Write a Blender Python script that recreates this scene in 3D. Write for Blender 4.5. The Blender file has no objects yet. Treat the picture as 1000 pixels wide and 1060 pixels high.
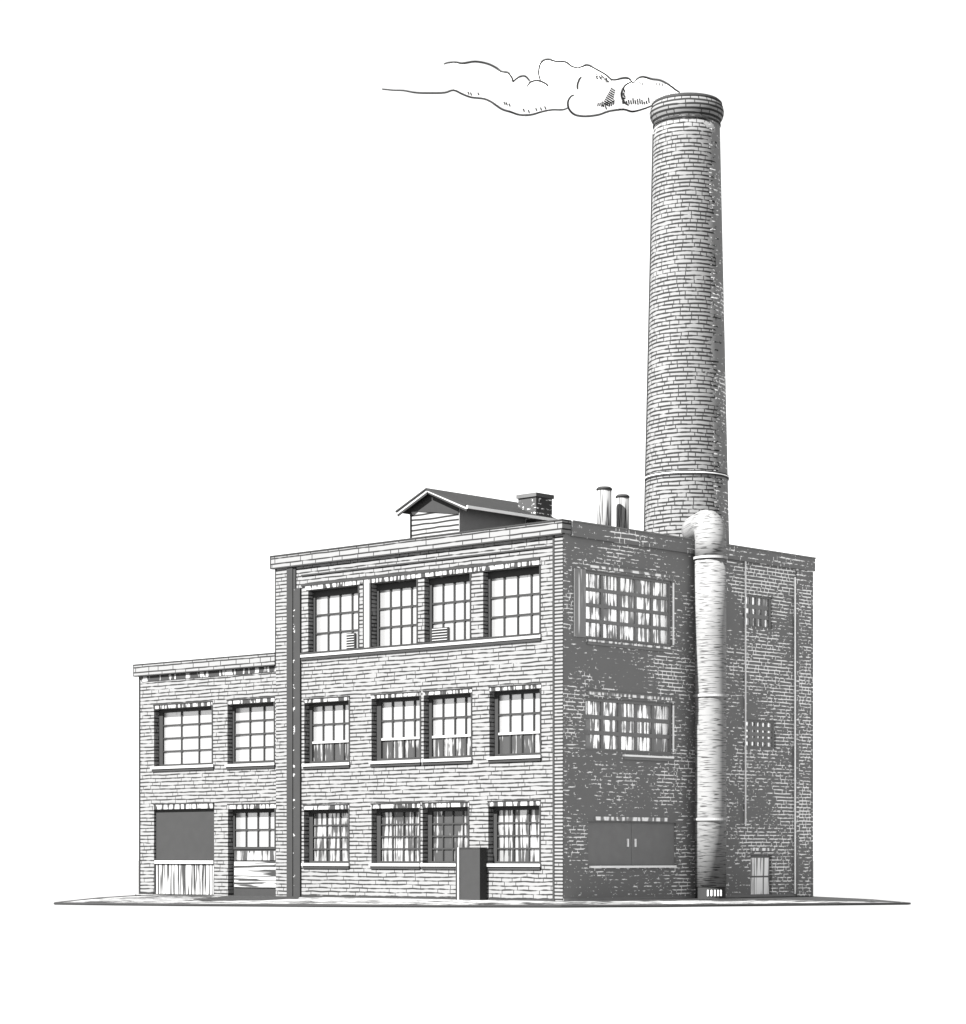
import bpy, bmesh, math, random
from mathutils import Vector, Matrix
from mathutils.bvhtree import BVHTree
random.seed(7)
S = bpy.context.scene
COL = S.collection
R = math.radians

# ------------------------------------------------------------------ camera
FPX, HY = 2505.0, 886.0                       # focal length and horizon row, in pixels of a 1000 wide frame
YAW = R(43.176)
CR = Vector((math.cos(YAW), math.sin(YAW), 0))     # camera right
CF = Vector((-math.sin(YAW), math.cos(YAW), 0))    # camera forward
CPOS = Vector((50.166, -57.1465, 1.426))
cd = bpy.data.cameras.new('camera'); cam = bpy.data.objects.new('camera', cd); COL.objects.link(cam)
cam.location = CPOS; cam.rotation_euler = (R(90), 0, YAW)
cd.sensor_fit = 'HORIZONTAL'; cd.sensor_width = 36; cd.lens = 36 * FPX / 1000
cd.shift_x = 0; cd.shift_y = (HY - 530) / 1000
cd.clip_end = 6000
S.camera = cam

# ------------------------------------------------------------------ light
SUN_EL, SKY, SUN, EXPO = R(42), 0.053, 5.0, 2.22
sx, sy = -0.07, -0.9975                          # horizontal direction towards the sun
w = bpy.data.worlds.new("World"); S.world = w; w.use_nodes = True
nt = w.node_tree; nt.nodes.clear()
sky = nt.nodes.new('ShaderNodeTexSky'); sky.sky_type = 'NISHITA'; sky.sun_disc = False
sky.sun_elevation = SUN_EL; sky.sun_rotation = math.atan2(sx, sy)
sky.air_density = 1.0; sky.dust_density = 0.0; sky.ozone_density = 1.0
hs = nt.nodes.new('ShaderNodeHueSaturation'); hs.inputs['Saturation'].default_value = 0.0
bg = nt.nodes.new('ShaderNodeBackground'); bg.inputs['Strength'].default_value = SKY
wo = nt.nodes.new('ShaderNodeOutputWorld')
nt.links.new(sky.outputs[0], hs.inputs['Color']); nt.links.new(hs.outputs[0], bg.inputs['Color']); nt.links.new(bg.outputs[0], wo.inputs[0])
sl = bpy.data.lights.new('sun', 'SUN'); sl.energy = SUN; sl.angle = R(0.5); sl.color = (1, 0.995, 0.985)
so = bpy.data.objects.new('sun', sl); COL.objects.link(so)
d = Vector((sx * math.cos(SUN_EL), sy * math.cos(SUN_EL), math.sin(SUN_EL)))
so.rotation_euler = d.to_track_quat('Z', 'Y').to_euler(); so.location = d * 80
S.view_settings.view_transform = 'Standard'; S.view_settings.look = 'None'
S.view_settings.exposure = EXPO; S.view_settings.gamma = 1

# ------------------------------------------------------------------ materials
class N:
    """small helper round a material's node tree"""
    def __init__(s, name, rough=0.8):
        s.m = bpy.data.materials.new(name); s.m.use_nodes = True
        s.t = s.m.node_tree; s.b = s.t.nodes['Principled BSDF']
        s.b.inputs['Roughness'].default_value = rough
        s.b.inputs['Specular IOR Level'].default_value = 0.1
    def put(s, sock, v):
        if isinstance(v, bpy.types.NodeSocket): s.t.links.new(v, sock)
        elif v is not None: sock.default_value = v
    def math(s, op, a, b=None, c=None, clamp=False):
        n = s.t.nodes.new('ShaderNodeMath'); n.operation = op; n.use_clamp = clamp
        for i, v in enumerate((a, b, c)): s.put(n.inputs[i], v)
        return n.outputs[0]
    def coords(s):
        c = s.t.nodes.new('ShaderNodeTexCoord'); x = s.t.nodes.new('ShaderNodeSeparateXYZ')
        s.t.links.new(c.outputs['Object'], x.inputs[0]); return x.outputs[0], x.outputs[1], x.outputs[2]
    def vec(s, x, y, z=0.0):
        n = s.t.nodes.new('ShaderNodeCombineXYZ')
        for i, v in enumerate((x, y, z)): s.put(n.inputs[i], v)
        return n.outputs[0]
    def noise(s, v, scale, detail=2.0, rough=0.5):
        n = s.t.nodes.new('ShaderNodeTexNoise'); s.put(n.inputs['Vector'], v)
        n.inputs['Scale'].default_value = scale; n.inputs['Detail'].default_value = detail
        n.inputs['Roughness'].default_value = rough
        return n.outputs['Fac']
    def ramp(s, v, a, b):              # 0 below a, 1 above b
        n = s.t.nodes.new('ShaderNodeMapRange'); s.put(n.inputs[0], v)
        n.inputs[1].default_value = a; n.inputs[2].default_value = b; n.clamp = True
        return n.outputs[0]
    def mix(s, f, a, b):
        n = s.t.nodes.new('ShaderNodeMix'); n.data_type = 'RGBA'
        s.put(n.inputs[0], f)
        for i, v in ((6, a), (7, b)):
            if not isinstance(v, bpy.types.NodeSocket): v = (v, v, v, 1)
            s.put(n.inputs[i], v)
        return n.outputs[2]
    def brick(s, v, bw, rh, mortar, off=0.5, sq=1.0):
        n = s.t.nodes.new('ShaderNodeTexBrick'); s.put(n.inputs['Vector'], v)
        n.inputs['Scale'].default_value = 1; s.put(n.inputs['Mortar Size'], mortar)
        n.inputs['Mortar Smooth'].default_value = 0.15; n.inputs['Bias'].default_value = 0
        n.inputs['Brick Width'].default_value = bw; n.inputs['Row Height'].default_value = rh
        n.offset = off; n.squash = sq
        return n.outputs['Fac']
    def white(s, a, b=0.0):
        n = s.t.nodes.new('ShaderNodeTexWhiteNoise'); n.noise_dimensions = '2D'
        s.put(n.inputs['Vector'], s.vec(a, b)); return n.outputs['Value']
    def courses(s, u, v, rh, bw, line, vline, seed=0.0, wob=0.5, gap=0.3, vgap=0.4, run=1.3):
        """level bed joints that waver, swell and break off, with scattered upright joints"""
        M_ = s.math
        vr = M_('DIVIDE', v, rh); row = M_('FLOOR', vr)
        wn = s.noise(s.vec(u, M_('MULTIPLY', row, 5.37), seed), 1.1, 1)
        dist = M_('MULTIPLY', M_('ABSOLUTE', M_('ADD', M_('SUBTRACT', M_('FRACT', vr), 0.5), M_('MULTIPLY', M_('SUBTRACT', wn, 0.5), wob))), rh)
        tn = s.noise(s.vec(u, M_('MULTIPLY', row, 3.71), seed + 17.0), run, 2)
        th = M_('SUBTRACT', M_('MULTIPLY', s.ramp(tn, gap, gap + 0.28), line), M_('MULTIPLY', s.ramp(tn, gap + 0.03, gap), 0.05))
        h = s.ramp(M_('SUBTRACT', dist, th), 0.006, -0.006)
        row2 = M_('FLOOR', M_('ADD', vr, 0.5))
        uu = M_('ADD', M_('DIVIDE', u, bw), M_('MULTIPLY', s.white(row2, seed), 7.0))
        cell = M_('FLOOR', uu)
        f2 = M_('ADD', M_('SUBTRACT', M_('FRACT', uu), 0.5), M_('MULTIPLY', M_('SUBTRACT', s.white(cell, row2), 0.5), 0.5))
        d2 = M_('MULTIPLY', M_('ABSOLUTE', f2), bw)
        on = M_('GREATER_THAN', s.white(M_('ADD', cell, 31.7), row2), vgap)
        t = M_('MULTIPLY', s.ramp(M_('SUBTRACT', d2, vline), 0.006, -0.006), on)
        return M_('MAXIMUM', h, t)
    def color(s, v):
        if not isinstance(v, bpy.types.NodeSocket): v = (v, v, v, 1)
        s.put(s.b.inputs['Base Color'], v); return s.m

def flat(name, a, rough=0.7, vary=0.12):
    n = N(name, rough); x, y, z = n.coords()
    f = n.noise(n.vec(x, y, z), 3.0, 4)
    return n.color(n.mix(f, a * (1 - vary), a * (1 + vary)))

BRICK, JOINT, PALE = 0.138, 0.016, 0.75

def brick_mat(name, bw=0.48, rh=0.138, line=0.026, vline=0.014, joints=1.0, gap=0.25, vgap=0.4, wob=0.55, pale=None, prh=0.15, pbw=0.3, pline=0.022, wrap=None, far=None, joint_lit=None, run=1.3, seed=0.0, tone=BRICK, pale_shade=None):
    n = N(name, 0.85); x, y, z = n.coords()
    u = n.math('MULTIPLY', n.math('ARCTAN2', y, x), wrap) if wrap else n.math('ADD', x, y)
    c = n.mix(n.noise(n.vec(u, z), 1.1, 3), tone * 0.95, tone * 1.05)
    if joints:
        fac = n.courses(u, z, rh, bw, line, vline, seed, wob, gap, vgap, run)
        if joint_lit is not None:          # dark joints painted on the shaft's lit flank only, left out in shade
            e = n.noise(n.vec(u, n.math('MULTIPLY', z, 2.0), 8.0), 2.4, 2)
            fac = n.math('MULTIPLY', fac, n.ramp(n.math('ADD', u, n.math('MULTIPLY', n.math('SUBTRACT', e, 0.5), 2.4)), joint_lit + 0.05, joint_lit - 0.05))
        if joints < 1: fac = n.math('MULTIPLY', fac, joints)
        c = n.mix(fac, c, JOINT)
    if pale is not None:                   # pale flecks painted in as lights on shaded brick, in ragged patches
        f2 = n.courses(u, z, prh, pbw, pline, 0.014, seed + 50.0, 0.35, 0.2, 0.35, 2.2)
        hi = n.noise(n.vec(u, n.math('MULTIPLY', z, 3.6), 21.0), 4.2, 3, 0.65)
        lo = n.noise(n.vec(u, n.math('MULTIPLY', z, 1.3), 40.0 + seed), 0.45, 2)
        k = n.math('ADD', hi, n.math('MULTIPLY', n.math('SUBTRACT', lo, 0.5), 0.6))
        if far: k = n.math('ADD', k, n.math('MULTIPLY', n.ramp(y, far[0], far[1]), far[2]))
        if pale_shade is not None: k = n.math('SUBTRACT', k, n.ramp(u, pale_shade + 0.2, pale_shade - 0.2))  # keeps the pale flecks to the shaft's shaded flank
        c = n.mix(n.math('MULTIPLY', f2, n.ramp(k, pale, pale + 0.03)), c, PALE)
    return n.color(c)

M = {}
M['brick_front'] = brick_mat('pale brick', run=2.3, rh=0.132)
M['brick_side'] = brick_mat('shaded brick with pale flecks', joints=0.0, pale=0.545, pline=0.018, prh=0.122, pbw=0.24, far=(8.8, 10.5, 0.085))  # shaded copy of the front brick: no dark joints, pale flecks painted in
M['brick_pier'] = brick_mat('pier brick', rh=0.125, bw=0.5, vline=0.014, vgap=0.6, line=0.026, wob=0.4, gap=0.25, run=2.4)
M['brick_quoin'] = brick_mat('quoin brick', rh=0.115, vgap=0.9, line=0.027, wob=0.25, gap=0.1, run=2.4)
M['brick_quoin_side'] = brick_mat('shaded quoin brick with pale flecks', joints=0.0, pale=0.44, prh=0.118, pbw=0.2, pline=0.019)  # quoin copy for the shaded wall, flecked pale
M['brick_coping'] = brick_mat('coping brick', rh=0.19, bw=0.7, line=0.026, vline=0.018, vgap=0.15, wob=0.2, gap=0.2)
M['brick_coping_side'] = brick_mat('shaded coping brick with pale flecks', joints=0.0, pale=0.52, prh=0.17, pbw=0.25)  # coping copy for the shaded wall, pale flecks in place of joints
M['brick_chimney'] = brick_mat('chimney brick', rh=0.138, bw=0.32, line=0.032, vline=0.016, gap=0.25, vgap=0.22, wob=0.6, pale=0.58, pale_shade=-0.45, prh=0.138, pbw=0.22, wrap=1.35, joint_lit=-0.12, run=2.6, tone=0.142)
M['brick_crown'] = brick_mat('sooty crown brick', rh=0.145, bw=0.3, line=0.036, vline=0.018, gap=0.1, vgap=0.3, wob=0.4, pale=0.75, pale_shade=-0.3, prh=0.13, pbw=0.25, wrap=1.35, run=2.2, tone=0.138)
M['soot'] = brick_mat('sooty brick', joints=0.0, pale=0.50, prh=0.17, pbw=0.4, tone=0.04)
M['brick_rear'] = brick_mat('plain brick', joints=0.6)
M['ink'] = flat('dark painted iron', 0.023, 0.75)
M['ink_wood'] = flat('dark painted boards', 0.023, 0.8)
M['grey'] = flat('shade copy of dark paint', 0.155, 0.7)  # lighter copy of the dark paint, raised to offset the shade
M['pale'] = flat('white paint', 0.75, 0.6)
M['roofing'] = flat('dark roofing felt', 0.07, 0.9)
M['concrete'] = flat('pale concrete', 0.24, 0.9)  # doubles as the lit copy of white paint on sunlit trim

def lintel_mat(name, base, bar, line=0.4, per=0.16):
    n = N(name, 0.85); x, y, z = n.coords(); u = n.math('ADD', x, y)
    f = n.noise(n.vec(n.math('MULTIPLY', u, 1.0 / per), n.math('MULTIPLY', z, 1.2)), 1.0, 2)
    return n.color(n.mix(n.ramp(f, line + 0.1, line + 0.16), bar, base))
M['lintel'] = lintel_mat('soldier course of brick', 0.24, 0.026, 0.36)
M['lintel_side'] = lintel_mat('shaded copy of soldier course', 0.75, 0.19, 0.38, 0.2)  # lintel copy with tones raised for the shaded wall

def pane_mat(name, streak, dark, scale=7.0, stretch=0.5, light=0.32):
    n = N(name, 0.25); x, y, z = n.coords(); u = n.math('ADD', x, y)
    f = n.noise(n.vec(n.math('MULTIPLY', u, scale), n.math('MULTIPLY', z, stretch), 2.0), 1.0, 3, 0.6)
    g = n.noise(n.vec(u, z, 7.0), 1.3, 2)
    k = n.math('ADD', f, n.math('MULTIPLY', n.math('SUBTRACT', g, 0.5), 0.5))
    m = n.ramp(k, streak, streak + 0.05)
    n.put(n.b.inputs['Metallic'], n.math('MULTIPLY', n.math('SUBTRACT', 1.0, m), 0.6))
    n.b.inputs['Specular IOR Level'].default_value = 0.3
    return n.color(n.mix(m, light, dark))
M['glass'] = pane_mat('whitened window glass', 0.73, 0.028)
M['glass_dim'] = pane_mat('streaked window glass', 0.475, 0.028, 9)
M['glass_dark'] = pane_mat('grimy window glass', 0.40, 0.028, 9)
M['glass_side'] = pane_mat('streaked side window glass', 0.465, 0.155, 9, light=0.8)  # side panes: paler copies of the front glass, raised for the shaded wall
M['glass_side_dim'] = pane_mat('grimy side window glass', 0.49, 0.155, 9, light=0.8)

def plank_mat(name, base, line, vertical, per, thr=0.58):
    n = N(name, 0.8); x, y, z = n.coords(); u = n.math('ADD', x, y)
    a, b = (u, z) if vertical else (z, u)
    f = n.noise(n.vec(n.math('DIVIDE', a, per), n.math('MULTIPLY', b, 0.35)), 1.0, 2)
    return n.color(n.mix(n.ramp(f, thr, thr + 0.05), base, line))
M['planks_v'] = plank_mat('weathered upright boards', 0.24, 0.024, True, 0.09, 0.485)
M['planks_h'] = plank_mat('weathered level boards', 0.24, 0.024, False, 0.085, 0.49)
M['siding'] = brick_mat('clapboard', rh=0.17, vgap=0.93, bw=0.9, line=0.032, wob=0.45, gap=0.1, run=0.9, tone=0.19, seed=3.0)
M['slats_side'] = plank_mat('slatted side door', 0.75, 0.19, True, 0.12, 0.50)
M['shutter_side'] = plank_mat('grey slatted shutter', 0.19, 0.6, True, 0.09, 0.60)

# ------------------------------------------------------------------ mesh helpers
class MB:
    def __init__(s): s.b = bmesh.new()
    def quad(s, *p): s.b.faces.new([s.b.verts.new(q) for q in p]); return s
    def box(s, x0, x1, y0, y1, z0, z1):
        x0, x1 = sorted((x0, x1)); y0, y1 = sorted((y0, y1)); z0, z1 = sorted((z0, z1))
        v = [s.b.verts.new((x, y, z)) for x in (x0, x1) for y in (y0, y1) for z in (z0, z1)]
        for f in ((0, 1, 3, 2), (4, 6, 7, 5), (0, 4, 5, 1), (2, 3, 7, 6), (0, 2, 6, 4), (1, 5, 7, 3)):
            s.b.faces.new([v[i] for i in f])
        return s
    def prism(s, poly, a, b):          # poly of 3-D points, extruded from offset a to offset b
        lo = [s.b.verts.new(Vector(p) + Vector(a)) for p in poly]; hi = [s.b.verts.new(Vector(p) + Vector(b)) for p in poly]
        s.b.faces.new(lo); s.b.faces.new(hi[::-1]); k = len(poly)
        for i in range(k): s.b.faces.new((lo[i], hi[i], hi[(i + 1) % k], lo[(i + 1) % k]))
        return s
    def lathe(s, prof, c=(0, 0), seg=64, caps=True):
        rings = [[s.b.verts.new((c[0] + r * math.cos(2 * math.pi * k / seg), c[1] + r * math.sin(2 * math.pi * k / seg), z)) for k in range(seg)] for r, z in prof]
        for a, b in zip(rings, rings[1:]):
            for k in range(seg): s.b.faces.new((a[k], a[(k + 1) % seg], b[(k + 1) % seg], b[k]))
        if caps: s.b.faces.new(rings[0][::-1]); s.b.faces.new(rings[-1])
        return s
    def tube(s, pts, r, seg=6, closed=False):
        pts = [Vector(p) for p in pts]; rings = []; ref = None
        rr = r if isinstance(r, (list, tuple)) else [r] * len(pts)
        for i, p in enumerate(pts):
            t = (pts[min(i + 1, len(pts) - 1)] - pts[max(i - 1, 0)])
            t = t.normalized() if t.length > 1e-9 else Vector((0, 0, 1))
            if ref is None: ref = t.orthogonal().normalized()
            ref = (ref - t * ref.dot(t)).normalized(); o = t.cross(ref)
            rings.append([s.b.verts.new(p + (ref * math.cos(2 * math.pi * k / seg) + o * math.sin(2 * math.pi * k / seg)) * rr[i]) for k in range(seg)])
        for a, b in zip(rings, rings[1:]):
            for k in range(seg): s.b.faces.new((a[k], a[(k + 1) % seg], b[(k + 1) % seg], b[k]))
        s.b.faces.new(rings[0][::-1]); s.b.faces.new(rings[-1])
        return s
    def build(s, name, mat, parent=None, smooth=False, bevel=0.0):
        bmesh.ops.recalc_face_normals(s.b, faces=s.b.faces)
        if bevel: bmesh.ops.bevel(s.b, geom=[e for e in s.b.edges], offset=bevel, segments=2, affect='EDGES', profile=0.6)
        me = bpy.data.meshes.new(name)
        org = Vector(parent['org']) if parent is not None and 'org' in parent else Vector((0, 0, 0))
        if org.length: bmesh.ops.translate(s.b, verts=s.b.verts, vec=-org)
        s.b.to_mesh(me); s.b.free()
        if mat: me.materials.append(mat)
        if smooth:
            for p in me.polygons: p.use_smooth = True
        o = bpy.data.objects.new(name, me); COL.objects.link(o)
        if parent is not None: o.parent = parent; o['org'] = list(org)
        return o

def thing(name, label, cat, loc=(0, 0, 0), group=None):
    o = bpy.data.objects.new(name, None); COL.objects.link(o); o.location = loc; o.empty_display_size = 0.3
    o['label'] = label; o['category'] = cat; o['org'] = list(loc)
    if group: o['group'] = group
    return o
def lab(o, text): o['label'] = text; return o

def P(ax, u, d, z):                    # u along a facade, d into the building
    return (u, d, z) if ax == 'f' else (-d, u, z)
def fbox(mb, ax, u0, u1, d0, d1, z0, z1):
    if ax == 'f': mb.box(u0, u1, d0, d1, z0, z1)
    else: mb.box(-d1, -d0, u0, u1, z0, z1)

def wall(mb, ax, u0, u1, z0, z1, holes, depth):
    """facade skin with openings (u0,u1,z0,z1) and their reveals"""
    us = sorted({u0, u1, *[h[0] for h in holes], *[h[1] for h in holes]}); zs = sorted({z0, z1, *[h[2] for h in holes], *[h[3] for h in holes]})
    for a, b in zip(us, us[1:]):
        for c, e in zip(zs, zs[1:]):
            mu, mz = (a + b) / 2, (c + e) / 2
            if any(h[0] < mu < h[1] and h[2] < mz < h[3] for h in holes): continue
            mb.quad(P(ax, a, 0, c), P(ax, b, 0, c), P(ax, b, 0, e), P(ax, a, 0, e))
    for h in holes:
        a, b, c, e = h[:4]; dd = depth
        mb.quad(P(ax, a, 0, c), P(ax, a, 0, e), P(ax, a, dd, e), P(ax, a, dd, c))
        mb.quad(P(ax, b, 0, c), P(ax, b, dd, c), P(ax, b, dd, e), P(ax, b, 0, e))
        mb.quad(P(ax, a, 0, e), P(ax, b, 0, e), P(ax, b, dd, e), P(ax, a, dd, e))
        mb.quad(P(ax, a, 0, c), P(ax, a, dd, c), P(ax, b, dd, c), P(ax, b, 0, c))

def split(a, b, n): return [a + (b - a) * i / n for i in range(n + 1)]

def window(par, ax, u0, u1, z0, z1, g, cols, rows, depth, frame, glass, bar=None, barw=0.062, low=None, sill=None, lintel=None, sill_mat=None, lintel_mat_=None, label=None, jit=0.0):
    """frame fills the opening behind the reveal; glass rectangle g = (u0,u1,z0,z1); low = (z top, material) for a lower band of panes"""
    d0, d1 = depth - 0.10, depth
    mb = MB(); ga, gb, gc, ge = g
    for a, b, c, e in ((u0, ga, z0, z1), (gb, u1, z0, z1), (ga, gb, z0, gc), (ga, gb, ge, z1)):
        if b - a > 0.004 and e - c > 0.004: fbox(mb, ax, a, b, d0, d1, c, e)
    f = mb.build('window', frame, par)
    if label: lab(f, label)
    if ax == 'f':
        mb = MB(); fbox(mb, ax, u1 - 0.055, u1 + 0.004, -0.02, 0.05, z0, z1); mb.build('jamb_trim', frame, f)
    mb = MB(); rz = split(gc, ge, rows)
    for u in split(ga, gb, cols)[1:-1]:
        uu = u + random.uniform(-jit, jit); fbox(mb, ax, uu - barw / 2, uu + barw / 2, d0 + 0.03, d1 - 0.02, gc, ge)
    for z in rz[1:-1]: fbox(mb, ax, ga, gb, d0 + 0.026, d1 - 0.024, z - barw / 2, z + barw / 2)
    mb.build('glazing_bars', bar or frame, f)
    zb = low[0] if low else gc
    mb = MB(); fbox(mb, ax, ga, gb, d1 - 0.03, d1 - 0.012, zb, ge); mb.build('pane', glass, f)
    if low:
        mb = MB(); fbox(mb, ax, ga, gb, d1 - 0.028, d1 - 0.014, gc, zb); lab(mb.build('pane', low[1], f), 'darker streaked lower panes')
        mb = MB(); fbox(mb, ax, ga, gb, d0 + 0.01, d1 - 0.026, zb - 0.03, zb + 0.045); mb.build('rail', M['concrete'], f)
    if sill:
        mb = MB(); fbox(mb, ax, sill[0], sill[1], -0.09, depth - 0.1 if ax == 'f' else 0.0, sill[2], sill[3])
        mb.build('sill', sill_mat or M['concrete'], f)
        mb = MB(); fbox(mb, ax, sill[0] + 0.03, sill[1] - 0.03, -0.05, -0.003, sill[2] - 0.095, sill[2]); mb.build('sill_moulding', frame, f)
    if lintel:
        mb = MB(); fbox(mb, ax, lintel[0], lintel[1], -0.03, -0.003, lintel[2], lintel[3]); mb.build('lintel', lintel_mat_ or M['lintel'], f)
        mb = MB(); fbox(mb, ax, lintel[0], lintel[1], -0.05, -0.003, lintel[3], lintel[3] + 0.035); mb.build('drip_moulding', frame, f)
    return f

# ------------------------------------------------------------------ ground
def structure(o): o['kind'] = 'structure'; return o
n = N('pale dry ground', 0.95); x, y, z = n.coords()
gv = n.ramp(n.math('ADD', y, n.math('MULTIPLY', n.noise(n.vec(x, y, z), 0.2, 3), 6.0)), 13.0, 18.0)      # tone evens out behind the works
gm = n.color(n.mix(gv, n.mix(n.noise(n.vec(x, y, z), 0.15, 5), 0.17, 0.20), 0.18))
g = MB()                                   # level in front, added drop behind the works hides its shadow, level far off
prof = [(-2500, -0.06), (13.7, -0.06), (25, -0.9), (45, -2.7), (65, -3.8), (85, -4.2), (2500, -4.2)]
for (ya, za), (yb, zb) in zip(prof, prof[1:]): g.quad((-2500, ya, za), (2500, ya, za), (2500, yb, zb), (-2500, yb, zb))
bmesh.ops.remove_doubles(g.b, verts=g.b.verts, dist=1e-4)
structure(g.build('ground', gm))
n = N('scuffed concrete yard', 0.9); x, y, z = n.coords()
f1 = n.noise(n.vec(x, y, z), 1.0, 4, 0.65)
f1 = n.math('ADD', f1, n.math('MULTIPLY', n.math('SUBTRACT', n.noise(n.vec(x, y, 3.0), 0.16, 1), 0.5), 0.5))
ym = n.color(n.mix(n.ramp(f1, 0.50, 0.53), 0.22, 0.026))
front = [(-9.73, -12.35), (-7.4, -11.85), (-4.96, -10.9), (-1.6, -9.3), (1.6, -7.25), (4.3, -5.0), (6.0, -2.3), (7.1, 0.4), (8.3, 3.0), (9.25, 5.45)]
back = [(5.6, 8.7), (1.6, 11.2), (0.5, 13.0), (-2, 12), (-20, 1), (-21.0, -0.3), (-18.45, -2.06), (-14.8, -6.8)]
structure(MB().prism([(a, b, 0) for a, b in front + back], (0, 0, -0.05), (0, 0, 0)).build('yard', ym))
km = MB()
ring = [back[-2], back[-1]] + front + [back[0], back[1]]
for i, (a, b) in enumerate(ring):
    pass
km.tube([(a, b, -0.02) for a, b in ring], [0.045, 0.05, 0.04] + [random.uniform(0.035, 0.065) for _ in front[1:-1]] + [0.03, 0.05, 0.06], 8)
structure(km.build('kerb', M['ink']))
structure(MB().prism([(-15.9, -0.02, 0), (-12.2, -0.02, 0), (-9.9, -2.2, 0), (-8.0, -5.5, 0), (-9.0, -7.2, 0), (-10.8, -6.0, 0), (-13.0, -3.2, 0)], (0, 0, 0.004), (0, 0, 0.012)).build('dark_patch', M['ink']))

def ragged(poly, amp):
    out = []
    for (a, b), (c, e) in zip(poly, poly[1:] + poly[:1]):
        m = max(2, int(math.hypot(c - a, e - b) / 0.7))
        for i in range(m):
            t = i / m; j = 0 if i == 0 else amp
            out.append((a + (c - a) * t + random.uniform(-j, j), b + (e - b) * t + random.uniform(-j, j), 0))
    return out
structure(MB().prism(ragged([(0.02, 0.2), (1.3, 1.2), (1.7, 5.5), (3.0, 7.2), (5.3, 6.2), (8.9, 5.5), (5.5, 8.5), (1.6, 11.05), (0.4, 12.9), (0.02, 12.9)], 0.22), (0, 0, 0.004), (0, 0, 0.012)).build('dark_patch', M['ink']))  # dark ragged patch along the side wall, out to the yard's tip

# ------------------------------------------------------------------ main building
RD = 0.34                                  # depth of the front reveals
L, W, H = 13.38, 13.3, 11.98
fac = thing('factory_building', 'three storey brick factory with pale front and dark side wall', 'factory')
row3 = [(-11.78, -9.22), (-8.62, -6.42), (-6.12, -3.98), (-3.45, -0.94)]
row2 = [(-11.98, -9.68), (-8.63, -6.27), (-6.15, -3.93), (-3.17, -0.92)]
row1 = [(-12.0, -9.70), (-8.63, -6.30), (-6.20, -4.06), (-3.22, -0.94)]
holes = [(a, b, 8.46, 10.62) for a, b in row3] + [(a, b, 4.63, 6.74) for a, b in row2] + [(a, b, 1.18, 3.02) for a, b in row1]
mb = MB(); wall(mb, 'f', -L, 0.0, -0.3, 11.57, holes, RD); mb.build('wall', M['brick_front'], fac)
sholes = [(1.06, 5.44, 8.34, 10.50), (1.06, 5.50, 4.78, 6.46), (1.20, 5.67, 1.12, 2.52), (9.50, 11.0, 9.3, 10.40), (9.50, 11.2, 5.15, 6.10), (9.75, 10.98, 0.0, 1.45)]
SD = 0.16
mb = MB(); wall(mb, 'r', 0.0, W, -0.3, 11.57, sholes, SD); lab(mb.build('wall', M['brick_side'], fac), 'side wall in shade with pale flecks painted into its brick')
mb = MB()
mb.quad((-L, W, -0.3), (0, W, -0.3), (0, W, 11.57), (-L, W, 11.57)); mb.quad((-L, 0, -0.3), (-L, W, -0.3), (-L, W, 11.57), (-L, 0, 11.57))
lab(mb.build('wall', M['brick_rear'], fac), 'plain rear walls')
# dark lining behind every window, well inside the walls
MB().box(-L + 0.6, -0.6, 0.6, W - 0.6, 0, 11.2).build('floor_structure', M['grey'], fac)
MB().box(-L + 0.02, -0.02, 0.02, W - 0.02, 11.25, 11.36).build('roof', M['roofing'], fac)
# parapet coping: front, side, rear
def coping(par, ax, u0, u1, z0, z1, mat, out=0.12, inn=0.30, trim=None):
    mb = MB(); fbox(mb, ax, u0, u1, -out, inn, z0, z1); o = mb.build('parapet', mat, par)
    return o
pf = coping(fac, 'f', -L - 0.2, 0.06, 11.56, 11.95, M['brick_coping'])
MB().box(-L - 0.23, 0.08, -0.15, 0.30, 11.95, 11.99).build('flashing', M['ink'], pf)
MB().box(-L - 0.215, 0.07, -0.135, -0.003, 11.515, 11.56).build('moulding', M['ink'], pf)
MB().box(-L - 0.235, -L - 0.2, -0.14, 0.30, 11.53, 11.95).build('end_cap', M['ink'], pf)
ps = coping(fac, 'r', 0.32, W + 0.12, 11.5, 11.955, M['brick_coping_side'], out=0.10)
lab(ps, 'dark side parapet')
MB().box(-0.32, 0.13, 0.325, W + 0.15, 11.955, 11.995).build('flashing', M['grey'], ps)
pr_ = MB().box(-L, -0.35, W - 0.3, W + 0.1, 11.5, 11.95).build('parapet', M['brick_rear'], fac)
MB().box(-L - 0.05, -L + 0.3, 0.32, W - 0.32, 11.5, 11.95).build('parapet', M['brick_rear'], fac)
# string courses on the front
MB().box(-12.1, -0.42, -0.045, -0.003, 11.16, 11.21).build('string_course', M['ink'], fac)
MB().box(-12.1, -0.96, -0.05, -0.003, 10.80, 10.885).build('string_course', M['ink'], fac)
MB().box(-11.9, -0.9, -0.035, -0.003, 10.66, 10.80).build('lintel_band', M['lintel'], fac)
sb = MB().box(-12.1, -0.90, -0.08, -0.003, 8.33, 8.45).build('sill_band', M['concrete'], fac)
MB().box(-12.1, -0.92, -0.05, -0.003, 8.23, 8.33).build('moulding', M['ink'], sb)
MB().box(-12.1, -0.92, -0.115, -0.003, 8.45, 8.485).build('moulding', M['ink'], sb)
MB().box(-12.1, -0.42, -0.03, -0.004, -0.1, 0.055).build('plinth', M['ink'], fac)
MB().box(0.004, 0.03, 0.0, W, -0.1, 0.09).build('plinth', M['grey'], fac)
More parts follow.
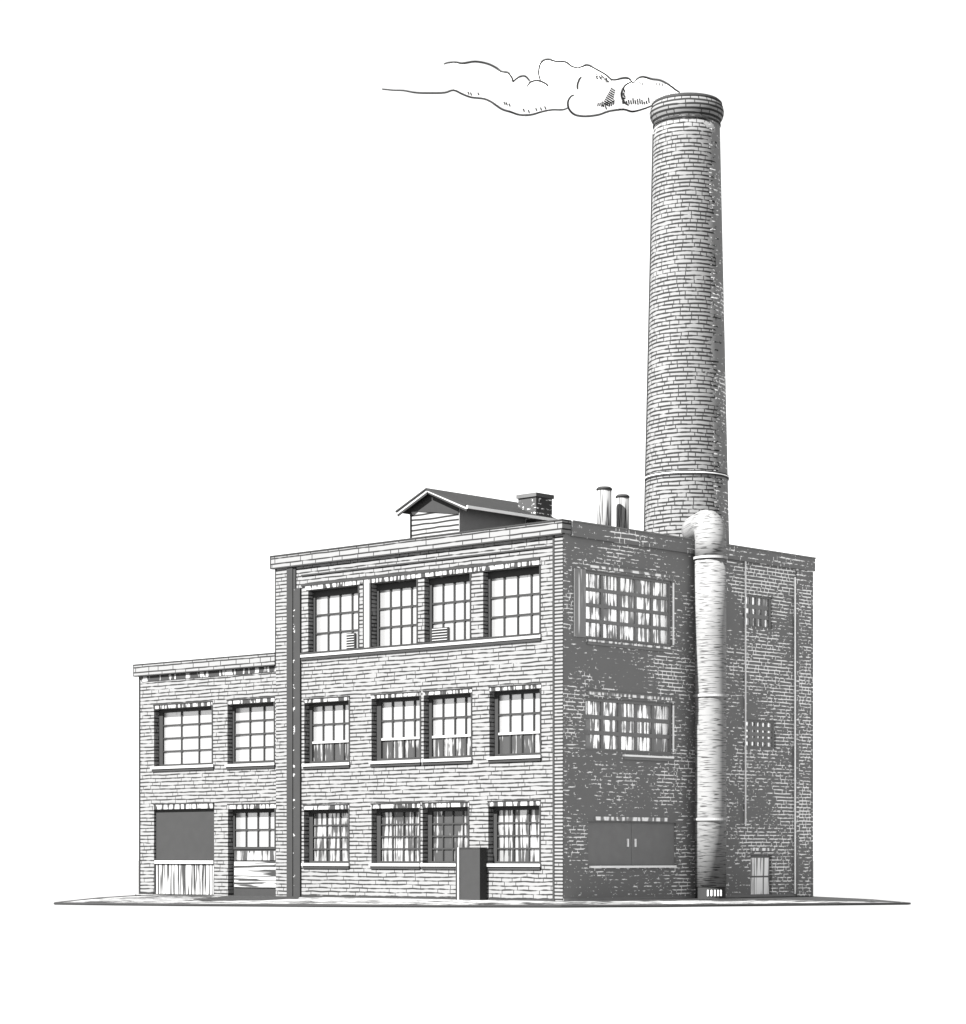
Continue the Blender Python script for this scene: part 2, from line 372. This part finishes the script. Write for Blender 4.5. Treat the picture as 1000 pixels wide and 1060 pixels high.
# corner piers
p1 = MB().box(-L - 0.004, -12.80, -0.06, -0.004, -0.2, 11.515).build('pier', M['brick_pier'], fac)
MB().box(-L - 0.045, -L - 0.004, -0.075, 0.12, 8.5, 11.515).build('corner_strip', M['ink'], p1)
p2 = MB().box(-0.33, 0.006, -0.03, -0.004, 0.0, 11.515).build('pier', M['brick_quoin'], fac)
MB().box(-0.41, -0.33, -0.045, -0.004, 0.0, 11.515).build('corner_strip', M['ink'], p2)
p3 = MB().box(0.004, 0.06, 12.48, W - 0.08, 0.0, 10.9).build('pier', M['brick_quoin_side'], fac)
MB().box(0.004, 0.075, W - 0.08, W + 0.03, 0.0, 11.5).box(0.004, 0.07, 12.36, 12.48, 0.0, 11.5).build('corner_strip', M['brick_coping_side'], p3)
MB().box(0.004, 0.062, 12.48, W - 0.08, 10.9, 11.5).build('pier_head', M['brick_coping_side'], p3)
# iron stanchion on the left of the front
n = N('riveted seam', 0.8); x, y, z = n.coords()
f1 = n.noise(n.vec(n.math('MULTIPLY', x, 3.0), n.math('MULTIPLY', z, 6.0)), 1.0, 2)
f1 = n.math('ADD', f1, n.math('MULTIPLY', n.math('SUBTRACT', n.noise(n.vec(0.0, z), 0.5, 1), 0.5), 0.4))
seam_m = n.color(n.mix(n.ramp(f1, 0.60, 0.63), 0.024, 0.24))
st = MB(); st.box(-12.80, -12.50, -0.085, -0.004, -0.1, 11.515); st.box(-12.38, -12.12, -0.075, -0.004, -0.1, 10.75)
sc_ = lab(st.build('stanchion', M['ink'], fac), 'dark iron stanchion with pale riveted seam')
MB().box(-12.50, -12.38, -0.05, -0.004, -0.1, 11.515).build('riveted_seam', seam_m, sc_)
# pale mullion post between the first two top windows
po = MB().box(-8.92, -8.68, -0.06, -0.004, 8.485, 10.66).build('post', M['concrete'], fac)
MB().box(-9.00, -8.92, -0.05, -0.004, 8.485, 10.66).box(-8.68, -8.62, -0.05, -0.004, 8.485, 10.66).build('edge_strip', M['ink'], po)

# windows of the front
def fw(rowset, z0, z1, gz0, gz1, i, cols, rows, gl, gr=0.10, gright=0.06, **k):
    a, b = rowset[i]
    return window(fac, 'f', a, b, z0, z1, (a + gr, b - gright, gz0, gz1), cols, rows, RD, M['ink'], gl, jit=0.02, **k)
for i, (c, gr) in enumerate(((4, 0.10), (4, 0.10), (4, 0.12), (4, 0.10))):
    fw(row3, 8.46, 10.62, 8.52, 10.42, i, c, 3, M['glass'], gr, label=['four column window with a small louvre at lower right', None, 'window with slatted vent in its lower left corner', None][i])
for i, (c, gr) in enumerate(((4, 0.14), (4, 0.22), (4, 0.14), (4, 0.16))):
    a, b = row2[i]
    fw(row2, 4.63, 6.74, 4.72, 6.62, i, c, 3, M['glass'], gr, low=(5.36, M['glass_dark']),
       sill=(a - 0.04, b + 0.03, 4.53, 4.625), lintel=(a, b, 6.745, 6.86))
for i, (c, gr) in enumerate(((3, 0.2), (4, 0.2), (4, 0.2), (3, 0.16))):
    a, b = row1[i]
    fw(row1, 1.18, 3.02, 1.25, 2.90, i, c, 4, M['glass_dim'] if i != 2 else M['glass_dark'], gr, barw=0.05,
       sill=(a - 0.04, b + 0.03, 1.08, 1.175), lintel=(a, b, 3.03, 3.17))
# louvres in two of the top windows
for (a, b, z0, z1, k) in ((-10.12, -9.68, 8.53, 9.06, 6), (-6.02, -5.25, 8.53, 8.98, 5)):
    mb = MB().box(a, b, RD - 0.09, RD - 0.06, z0, z1)
    o = mb.build('louvre', M['ink'], fac); mb = MB()
    for j in range(k):
        zc = z0 + (j + 0.5) * (z1 - z0) / k; mb.box(a + 0.04, b - 0.04, RD - 0.12, RD - 0.09, zc - 0.016, zc + 0.010)
    mb.build('slat', M['concrete'], o)

# windows of the side
window(fac, 'r', 1.06, 5.44, 8.34, 10.50, (1.16, 5.36, 8.42, 10.42), 5, 4, SD, M['grey'], M['glass_side'], barw=0.11, lintel=(1.3, 5.3, 10.60, 10.68), lintel_mat_=M['lintel_side'], sill=(1.1, 5.3, 8.24, 8.30), sill_mat=M['lintel_side'])
window(fac, 'r', 1.06, 5.50, 4.78, 6.46, (1.16, 5.42, 4.86, 6.36), 5, 3, SD, M['grey'], M['glass_side'], barw=0.13, lintel=(1.16, 5.42, 6.56, 6.65), lintel_mat_=M['lintel_side'], sill=(2.9, 5.45, 4.64, 4.70), sill_mat=M['pale'])
window(fac, 'r', 9.50, 11.0, 9.3, 10.40, (9.56, 10.9, 9.36, 10.34), 4, 3, SD, M['grey'], M['glass_side_dim'], barw=0.14)
window(fac, 'r', 9.50, 11.2, 5.15, 6.10, (9.56, 11.1, 5.22, 6.04), 5, 4, SD, M['grey'], M['glass_side_dim'], barw=0.13)
for z0, z1 in ((8.40, 10.45), (4.86, 6.4)): MB().box(0.003, 0.03, 5.47, 5.53, z0, z1).build('frame_edge', M['pale'], fac)
lab(MB().box(0.003, 0.05, 0.48, 1.04, 8.35, 10.5).build('shutter', M['shutter_side'], fac), 'narrow slatted shutter beside upper side window')
# wide shut loading door on the side
ld = lab(MB().box(-SD, -SD + 0.08, 1.20, 3.43, 1.12, 2.52).box(-SD, -SD + 0.08, 3.45, 5.67, 1.12, 2.52).build('loading_door', M['grey'], fac), 'wide plain double door with two small handles')
for yy in (3.24, 3.62): MB().box(-SD + 0.083, -SD + 0.13, yy - 0.025, yy + 0.025, 1.72, 1.98).build('handle', M['pale'], ld)
MB().box(0.003, 0.07, 1.25, 5.6, 1.04, 1.11).build('sill', M['pale'], ld)
MB().box(0.003, 0.035, 1.5, 5.2, 2.56, 2.68).build('lintel', M['lintel_side'], ld)
# slatted hatch door at the far end
hd = lab(MB().box(-SD, -SD + 0.06, 9.75, 10.98, 0.02, 1.45).build('door', M['grey'], fac), 'small slatted door low in side wall')
MB().box(-SD + 0.063, -SD + 0.10, 9.85, 10.88, 0.10, 0.68).box(-SD + 0.063, -SD + 0.10, 9.85, 10.88, 0.74, 1.36).build('slat_panel', M['slats_side'], hd)
MB().box(0.003, 0.05, 9.7, 11.0, 1.60, 1.70).build('lintel', M['lintel_side'], hd)
# thin pale pipes down the side wall
for yy, z0, z1, r_ in ((9.37, 2.45, 11.5, 0.028), (12.24, 0.1, 11.2, 0.036)):
    o = MB().tube([(0.07, yy, z0), (0.07, yy, z1)], r_, 10).build('drainpipe', M['pale'], fac)
    zb = z0 + 0.6
    while zb < z1: MB().box(0.004, 0.06, yy - 0.05, yy + 0.05, zb, zb + 0.05).build('bracket', M['grey'], o); zb += 2.2

# ------------------------------------------------------------------ annex
anx = thing('annex_building', 'low two storey pale brick annex left of the factory', 'building', (-17.2, 0, 0))
AX0, AX1 = -21.02, -L - 0.05
aholes = [(-20.20, -16.85, 4.74, 6.86), (-16.05, -13.50, 4.72, 6.86), (-20.2, -16.78, 0.0, 3.14), (-16.02, -13.46, 0.0, 3.10)]
mb = MB(); wall(mb, 'f', AX0, AX1, -0.3, 8.16, aholes, RD); mb.build('wall', M['brick_front'], anx)
mb = MB(); mb.quad((AX0, 0, -0.3), (AX0, 9, -0.3), (AX0, 9, 8.16), (AX0, 0, 8.16)); mb.quad((AX0, 9, -0.3), (AX1, 9, -0.3), (AX1, 9, 8.16), (AX0, 9, 8.16))
lab(mb.build('wall', M['brick_rear'], anx), 'plain end and rear walls')
MB().box(AX0 + 0.02, AX1, 0.02, 8.98, 7.9, 8.0).build('roof', M['roofing'], anx)
MB().box(AX0 + 0.5, AX1 - 0.3, 0.6, 8.5, 0.0, 7.8).build('floor_structure', M['grey'], anx)
pa = MB().box(AX0 - 0.22, AX1 + 0.04, -0.12, 0.28, 8.16, 8.54).build('parapet', M['brick_coping'], anx)
MB().box(AX0 - 0.25, AX1 + 0.04, -0.14, 0.28, 8.54, 8.58).build('flashing', M['ink'], pa)
MB().box(AX0 - 0.23, AX1 + 0.04, -0.135, -0.003, 8.12, 8.16).build('moulding', M['ink'], pa)
MB().box(AX0 - 0.255, AX0 - 0.22, -0.13, 0.28, 8.13, 8.54).build('end_cap', M['ink'], pa)
MB().box(AX0 - 0.1, AX0 + 0.25, 0.28, 9.0, 8.16, 8.52).build('parapet', M['brick_rear'], anx)
MB().box(-20.9, AX1, -0.03, -0.003, 7.92, 8.11).build('dentil_course', lintel_mat('dentil course', 0.24, 0.024, 0.42, 0.18), anx)
MB().box(AX0, -20.2, -0.03, -0.004, -0.1, 0.055).build('plinth', M['ink'], anx)
MB().box(AX0 - 0.035, AX0 + 0.02, -0.035, 0.1, -0.1, 8.12).build('corner_strip', M['ink'], anx)
def aw(a, b, z0, z1, g, c, r, **k): return window(anx, 'f', a, b, z0, z1, g, c, r, RD, M['ink'], M['glass'], jit=0.03, **k)
aw(-20.20, -16.85, 4.74, 6.86, (-19.98, -16.95, 4.82, 6.74), 3, 4, barw=0.06, sill=(-20.3, -16.75, 4.64, 4.735), lintel=(-20.2, -16.85, 6.87, 7.0))
aw(-16.05, -13.50, 4.72, 6.86, (-15.95, -13.60, 4.82, 6.74), 3, 4, barw=0.06, sill=(-16.1, -13.45, 4.62, 4.715), lintel=(-16.05, -13.5, 6.87, 7.0))
# loading bay: dark shutter over a boarded half door
bay = lab(MB().box(-20.2, -16.78, 0.10, 0.18, 1.28, 3.14).build('shutter', M['ink_wood'], anx), 'plain dark shutter closing the loading bay')
MB().box(-20.2, -16.78, -0.03, -0.003, 3.15, 3.33).build('lintel', M['lintel'], bay)
MB().box(-20.2, -16.78, -0.05, -0.003, 3.33, 3.37).build('drip_moulding', M['ink'], bay)
hb = lab(MB().box(-20.15, -16.83, 0.04, 0.14, 0.02, 1.14).build('half_door', M['planks_v'], anx), 'half door of weathered upright boards')
MB().box(-20.15, -16.80, -0.03, 0.097, 1.14, 1.26).build('ledge', M['concrete'], hb)
MB().box(-20.2, -20.15, 0.02, 0.14, 0.0, 1.27).build('door_post', M['ink'], hb)
MB().box(-16.83, -16.78, 0.02, 0.14, 0.0, 1.27).build('door_post', M['ink'], hb)
wd = aw(-16.02, -13.46, 1.66, 3.10, (-15.93, -13.55, 1.75, 2.97), 4, 2, lintel=(-16.02, -13.43, 3.11, 3.26))
lw = MB().box(-16.02, -13.46, RD - 0.06, RD, 1.22, 1.66).build('window', M['ink'], anx)
lab(lw, 'low row of small panes over boarding')
MB().box(-15.93, -13.55, RD - 0.09, RD - 0.063, 1.27, 1.60).build('pane', M['glass_dim'], lw)
bd = lab(MB().box(-15.93, -13.55, RD - 0.12, RD, 0.30, 1.22).build('boarding', M['planks_h'], anx), 'level weathered boards closing the doorway')
MB().box(-16.02, -13.46, RD - 0.08, RD, 0.0, 0.30).box(-16.02, -15.93, RD - 0.09, RD, 0.30, 1.22).box(-13.55, -13.46, RD - 0.09, RD, 0.30, 1.22).build('door_frame', M['ink'], bd)

# ------------------------------------------------------------------ dark cabinet standing against the front
cab = thing('cabinet', 'plain dark upright cabinet standing against the factory front between windows', 'cabinet', (-3.7, -0.35, 0))
MB().box(-4.10, -3.22, -0.40, -0.07, 0.0, 1.66).build('body', M['ink'], cab, bevel=0.012)
MB().box(-4.17, -4.103, -0.45, -0.35, 0.0, 1.70).build('door_edge', M['concrete'], cab)
MB().box(-4.25, -4.173, -0.45, -0.35, 0.0, 1.70).build('post', M['ink'], cab)
MB().box(-4.10, -3.20, -0.42, -0.06, 1.663, 1.70).build('lid', M['ink'], cab)

# ------------------------------------------------------------------ tall chimney
CX_, CY_ = -2.0, 8.76
ch = thing('chimney', 'very tall tapering round brick chimney with a trail of smoke', 'chimney', (CX_, CY_, 11.36))
rad = lambda z: 1.455 - 0.0224 * (z - 12.7)
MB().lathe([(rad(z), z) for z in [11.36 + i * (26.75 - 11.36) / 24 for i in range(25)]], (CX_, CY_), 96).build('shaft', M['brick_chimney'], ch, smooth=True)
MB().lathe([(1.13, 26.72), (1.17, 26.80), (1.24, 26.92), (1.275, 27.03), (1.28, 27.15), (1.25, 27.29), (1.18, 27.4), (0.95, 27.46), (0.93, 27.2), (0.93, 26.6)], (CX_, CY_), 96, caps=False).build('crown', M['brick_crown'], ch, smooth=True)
MB().lathe([(1.215, 27.36), (1.225, 27.385), (1.22, 27.42), (1.15, 27.49), (0.96, 27.50), (0.94, 27.465)], (CX_, CY_), 96, caps=False).build('rim', M['ink'], ch, smooth=True)
def ring(z, t, h, mat, nm):
    r_ = rad(z) + t
    return MB().lathe([(r_ - t - 0.02, z), (r_, z), (r_, z + h), (r_ - t - 0.02, z + h)], (CX_, CY_), 96, caps=False).build(nm, mat, ch)
ring(26.66, 0.03, 0.045, M['ink'], 'band')
ring(14.42, 0.035, 0.05, M['ink'], 'band'); ring(14.475, 0.045, 0.03, M['pale'], 'band'); ring(14.51, 0.035, 0.04, M['ink'], 'band')
# added dark line down the left flank, standing for the shaft's outline
a0 = math.atan2(-CR.y, -CR.x)
mb = MB(); mb.tube([(CX_ + (rad(z) + 0.012) * math.cos(a0), CY_ + (rad(z) + 0.012) * math.sin(a0), z) for z in [11.4 + i * 0.5 for i in range(31)]], 0.03, 6)
mb.build('flank_outline', M['ink'], ch)

# ------------------------------------------------------------------ flue pipe up the side wall
fx, fy, fr = 0.62, 6.72, 0.52
fl = thing('flue_pipe', 'fat pale metal flue pipe running up the dark side wall to the chimney', 'pipe', (fx, fy, 0))
n = N('galvanised sheet metal', 0.55); x, y, z = n.coords()
f1 = n.noise(n.vec(x, y, n.math('MULTIPLY', z, 9.0)), 1.5, 3)
th_ = n.math('ARCTAN2', y, x)
f1 = n.noise(n.vec(n.math('MULTIPLY', th_, 1.1), n.math('MULTIPLY', z, 30.0)), 1.0, 1)
f1 = n.math('ADD', f1, n.math('MULTIPLY', n.math('SUBTRACT', n.noise(n.vec(th_, z), 1.2, 1), 0.5), 0.2))
M['sheet'] = n.color(n.mix(n.ramp(f1, 0.56, 0.63), 0.155, 0.035))
n = N('dark streaked vent metal', 0.6); x, y, z = n.coords(); th_ = n.math('ARCTAN2', y, x)
f1 = n.noise(n.vec(n.math('MULTIPLY', th_, 3.2), n.math('MULTIPLY', z, 0.5)), 1.0, 2)
M['vent'] = n.color(n.mix(n.ramp(f1, 0.53, 0.58), 0.16, 0.026))  # dark upright streaks at random round the pipe
path = [(fx, fy, z) for z in (0.42, 3.0, 6.0, 9.0, 11.35)]
dirv = Vector((CX_ - fx, CY_ - fy, 0)).normalized(); br = 0.62
pv = MB().lathe([(fr, z) for z in (0.40, 3, 6, 9, 11.3)], (fx, fy), 48).build('pipe', M['sheet'], fl, smooth=True)
el = [Vector((fx, fy, 11.3))]
zc = 11.88
for i in range(13):
    a = math.pi / 2 * i / 12
    el.append(Vector((fx, fy, zc)) + dirv * (br * (1 - math.cos(a))) + Vector((0, 0, br * math.sin(a))))
el += [el[-1] + dirv * s for s in (0.5, 1.0, 1.6)]
MB().tube(el, fr, 40).build('elbow', M['sheet'], fl, smooth=True)
for z in (11.28, 6.70, 2.60):
    MB().lathe([(fr - 0.02, z), (fr + 0.05, z), (fr + 0.05, z + 0.08), (fr - 0.02, z + 0.08)], (fx, fy), 48, caps=False).build('flange', M['concrete'], fl)
    
bs = MB().lathe([(0.50, 0.0), (0.50, 0.40)], (fx, fy), 40).build('plinth', M['ink'], fl)
mb = MB()
for i in range(5):
    a = math.radians(-62 + i * 13); c_, s_ = math.cos(a), math.sin(a); t_ = Vector((-s_, c_, 0)) * 0.022; e_ = Vector((fx + c_ * 0.5, fy + s_ * 0.5, 0))
    mb.prism([e_ - t_ + Vector((0, 0, .10)), e_ + t_ + Vector((0, 0, .10)), e_ + t_ + Vector((0, 0, .30)), e_ - t_ + Vector((0, 0, .30))], (c_ * .004, s_ * .004, 0), (c_ * .03, s_ * .03, 0))
mb.build('grille', M['pale'], bs)
for z in (2.0, 4.6, 7.2, 9.8): MB().box(0.004, 0.14, fy - 0.12, fy + 0.12, z, z + 0.08).build('bracket', M['grey'], fl)

# ------------------------------------------------------------------ rooftop shed
RT = 11.36
sh = thing('rooftop_shed', 'clapboard shed with a gabled roof standing on the factory roof', 'shed', (-7.5, 4, RT))
x0, x1, y0, y1 = -8.71, -6.45, 2.0, 6.1; pk = (-7.72, 13.98); lf = (-9.2, 13.34); rt = (-5.85, 13.22)
def sl_(a, b, x): return a[1] + (b[1] - a[1]) * (x - a[0]) / (b[0] - a[0])
zl, zr = sl_(lf, pk, x0) - 0.12, sl_(pk, rt, x1) - 0.12
MB().prism([(x0, 0, RT), (x1, 0, RT), (x1, 0, zr), (pk[0], 0, pk[1] - 0.12), (x0, 0, zl)], (0, y0, 0), (0, y1, 0)).build('wall', M['siding'], sh)
lab(MB().prism([(x0, 0, zl - 0.12), (x1, 0, zr - 0.35), (x1, 0, zr), (pk[0], 0, pk[1] - 0.14), (x0, 0, zl)], (0, y0 - 0.03, 0), (0, y0 - 0.003, 0)).build('gable_shade', M['ink_wood'], sh), 'dark gable triangle, overhang shade painted as a board')  # dark panel painting in the shade under the roof overhang
lab(MB().prism([(0, y0, RT), (0, y1, RT), (0, y1, zr), (0, y0, zr)], (x1 + 0.003, 0, 0), (x1 + 0.03, 0, 0)).build('side_boarding', M['grey'], sh), 'plain side boarding with its shade put into the grey')  # grey copy of the clapboard, this side's shade in its colour
ry0, ry1 = 1.8, 6.3; th = 0.09
for a, b in ((lf, pk), (pk, rt)):
    MB().prism([(a[0], 0, a[1] - 0.055), (b[0], 0, b[1] - 0.055), (b[0], 0, b[1]), (a[0], 0, a[1])], (0, ry0 - 0.10, 0), (0, ry1, 0)).build('roof', M['ink_wood'], sh)
    MB().prism([(a[0] + .03, 0, a[1] - 0.14), (b[0], 0, b[1] - 0.15), (b[0], 0, b[1] - 0.058), (a[0] + .03, 0, a[1] - 0.05)], (0, ry0 - 0.06, 0), (0, ry0 - 0.003, 0)).build('bargeboard', M['concrete'], sh)
    MB().prism([(a[0] + .05, 0, a[1] - 0.20), (b[0], 0, b[1] - 0.22), (b[0], 0, b[1] - 0.153), (a[0] + .05, 0, a[1] - 0.143)], (0, ry0 - 0.05, 0), (0, ry0 - 0.003, 0)).build('trim', M['ink_wood'], sh)
MB().box(x0 - 0.04, x0 + 0.02, y0 - 0.05, y0 + 0.05, RT, zl - 0.2).build('corner_board', M['ink_wood'], sh)
MB().box(rt[0] + 0.003, rt[0] + 0.06, ry0 - 0.06, ry1, rt[1] - 0.12, rt[1] - 0.02).build('fascia', M['pale'], sh)
st_ = thing('roof_stack', 'short square brick stack with a flat cap behind the shed roof', 'chimney', (-6.35, 5.75, 12.9))
MB().box(-6.77, -5.93, 5.33, 6.17, 12.6, 13.9).build('stack', M['soot'], st_)
MB().box(-6.82, -5.88, 5.28, 6.22, 13.9, 14.03).build('cap', M['roofing'], st_)

# ------------------------------------------------------------------ two roof vents
for nm, yy, r_, zt in (('taller', 4.35, 0.245, 13.70), ('shorter', 5.30, 0.215, 13.55)):
    v = thing('vent_pipe', nm + ' of two round metal vent pipes on the roof beside the chimney', 'vent', (-2.0, yy, RT), 'vent pipes on the factory roof')
    MB().lathe([(r_, RT), (r_, zt - 0.1)], (-2.0, yy), 32).build('pipe', M['vent'], v, smooth=True)
    MB().lathe([(r_ - 0.02, zt - 0.1), (r_ + 0.025, zt - 0.1), (r_ + 0.02, zt - 0.05), (r_ - 0.04, zt), (0.02, zt + 0.02)], (-2.0, yy), 32).build('cap', M['ink'], v, smooth=True)

# ------------------------------------------------------------------ smoke
tdep = (Vector((CX_, CY_, 0)) - CPOS).dot(CF)
def SP(zx, zy):                                      # drawing point of the smoke -> its place over the chimney
    px, py = 390 + zx * 0.37, 50 + zy * 0.37
    return CPOS + CF * tdep + CR * ((px - 500) / FPX * tdep) + Vector((0, 0, (HY - py) / FPX * tdep))
PX = 0.37 * tdep / FPX
smo = thing('smoke', 'pale curling smoke drifting left from the top of the tall chimney', 'smoke', tuple(SP(820, 140)))
blobs = [(842, 142, 20), (815, 130, 30), (780, 128, 36), (742, 124, 44), (705, 128, 44), (665, 132, 46), (630, 125, 58), (590, 116, 66), (585, 150, 40), (545, 100, 58), (510, 84, 50), (480, 82, 46),
         (500, 122, 50), (455, 134, 48), (410, 138, 46), (370, 120, 48), (335, 105, 46), (300, 90, 45), (262, 84, 44), (225, 80, 38), (190, 82, 34)]
sb_ = bmesh.new()
for bx_, by_, br_ in blobs:
    c = SP(bx_, by_) - Vector(smo['org']); off = random.uniform(-0.25, 0.25) if br_ > 35 else 0
    bmesh.ops.create_icosphere(sb_, subdivisions=3, radius=br_ * PX, matrix=Matrix.Translation(c + CF * off))
me = bpy.data.meshes.new('tmp'); sb_.to_mesh(me); sb_.free()
tmp = bpy.data.objects.new('tmp', me); COL.objects.link(tmp)
md = tmp.modifiers.new('r', 'REMESH'); md.mode = 'VOXEL'; md.voxel_size = 0.07
ms_ = tmp.modifiers.new('s', 'SMOOTH'); ms_.factor = 0.5; ms_.iterations = 6
dg = bpy.context.evaluated_depsgraph_get(); dg.update()
pm = bpy.data.meshes.new_from_object(tmp.evaluated_get(dg)); pm.name = 'puff'
bpy.data.objects.remove(tmp)
for p in pm.polygons: p.use_smooth = True
pm.materials.clear(); n = N('pale smoke', 1.0); n.color(0.86)
tr = n.t.nodes.new('ShaderNodeBsdfTranslucent'); tr.inputs[0].default_value = (0.90, 0.90, 0.90, 1)
mx = n.t.nodes.new('ShaderNodeMixShader'); mx.inputs[0].default_value = 0.5
n.t.links.new(n.b.outputs[0], mx.inputs[1]); n.t.links.new(tr.outputs[0], mx.inputs[2]); n.t.links.new(mx.outputs[0], n.t.nodes['Material Output'].inputs[0])
pm.materials.append(n.m)
puff = bpy.data.objects.new('puff', pm); COL.objects.link(puff); puff.parent = smo
bmv = bmesh.new(); bmv.from_mesh(pm); tree = BVHTree.FromBMesh(bmv)
org = Vector(smo['org'])
def onsmoke(zx, zy):
    p = SP(zx, zy) - org; c = CPOS - org
    hit = tree.ray_cast(c, (p - c).normalized())
    if hit[0] is not None: return hit[0] + org - (p - c).normalized() * 0.34
    nr = tree.find_nearest(p)
    r_ = (p - c).normalized()
    return (p if nr[3] > 0.8 else p + r_ * ((nr[0] - p).dot(r_) - 0.42)) + org
def smooth_pts(pts, k=4):
    out = []
    P_ = [pts[0]] + pts + [pts[-1]]
    for i in range(1, len(P_) - 2):
        a, b, c, e = [Vector((q[0], q[1], 0)) for q in P_[i - 1:i + 3]]
        for j in range(k):
            t = j / k
            out.append(0.5 * ((2 * b) + (c - a) * t + (2 * a - 5 * b + 4 * c - e) * t * t + (3 * b - a - 3 * c + e) * t ** 3))
    out.append(Vector((pts[-1][0], pts[-1][1], 0)))
    return [(q.x, q.y) for q in out]
lines = [
 [(848, 124), (835, 115), (820, 104), (795, 90), (770, 86), (745, 80), (730, 85), (718, 98)],
 [(718, 98), (705, 85), (690, 83), (660, 88), (640, 73), (610, 56), (590, 47), (577, 50), (563, 55)],
 [(563, 55), (545, 50), (528, 38), (500, 36), (480, 31), (465, 35), (456, 48), (453, 70), (458, 90)],
 [(420, 108), (430, 95), (448, 90), (468, 96), (482, 107)],
 [(428, 91), (417, 79), (405, 78), (392, 84), (382, 92), (378, 82), (366, 68), (348, 65), (335, 55), (310, 43), (275, 37), (240, 42), (220, 39), (200, 40), (188, 44)],
 [(772, 160), (745, 170), (715, 177), (690, 171), (650, 176), (620, 186), (585, 190), (555, 186), (538, 170), (535, 150), (543, 135), (552, 131)],
 [(536, 166), (520, 172), (490, 172), (460, 178), (430, 186), (400, 186), (375, 178), (350, 170), (322, 151), (300, 141), (265, 137), (240, 128), (215, 117), (190, 124), (150, 125), (110, 124), (75, 118), (45, 117), (15, 114)],
 [(562, 115), (562, 100), (568, 85), (573, 81)],
 [(712, 94), (696, 103), (687, 118), (685, 132), (692, 150), (705, 160)],
]
for l in lines:
    pts = smooth_pts(l)
    q = [onsmoke(*p) for p in pts]
    ds = [(v - CPOS).length for v in q]
    dm = [min(ds[max(0, i - 4):i + 5]) for i in range(len(ds))]
    da = [sum(dm[max(0, i - 3):i + 4]) / len(dm[max(0, i - 3):i + 4]) for i in range(len(dm))]
    q = [CPOS + (v - CPOS).normalized() * k for v, k in zip(q, da)]
    rr = [0.024 + 0.012 * min(1, 5 * min(i, len(q) - 1 - i) / len(q)) for i in range(len(q))]
    MB().tube(q, rr, 6).build('wisp', M['ink'], smo)
mb = MB()
ticks = []
for i in range(9): ticks.append((634 + i * 2.6, 152 - i * 5.0, 19 - 1.5 * abs(i - 3), 12 - abs(i - 3)))
for i in range(9): ticks.append((618 + i * 5.5, 163 - i * 0.5 + random.uniform(-3, 3), 2, -random.uniform(6, 14)))
for i in range(10): ticks.append((688 + random.uniform(-2, 3), 112 + i * 4.5, 6, 2))
for i in range(9): ticks.append((612 + i * 5 + random.uniform(-2, 2), 74 + i * 1.6 + random.uniform(-4, 6), 3, 6))
for i in range(11): ticks.append((700 + i * 6.2, 158 + random.uniform(-3, 3) - i * .3, -2, -random.uniform(6, 16)))
for a in ((615, 72), (622, 76), (628, 74), (634, 80), (642, 82), (735, 94), (742, 96), (782, 98), (790, 99), (798, 100), (255, 122), (262, 124), (283, 124), (356, 150), (362, 152), (370, 155), (410, 170), (424, 173), (445, 168), (458, 166), (470, 163), (630, 155), (640, 163)):
    ticks.append((a[0], a[1], 3, 7))
for a, b, dx, dy in ticks:
    mb.tube([onsmoke(a + dx * t, b + dy * t) for t in (0, 0.5, 1)], 0.024, 5)
o = mb.build('hatch_ticks', M['ink'], smo)  # short dark hatch strokes laid over the smoke
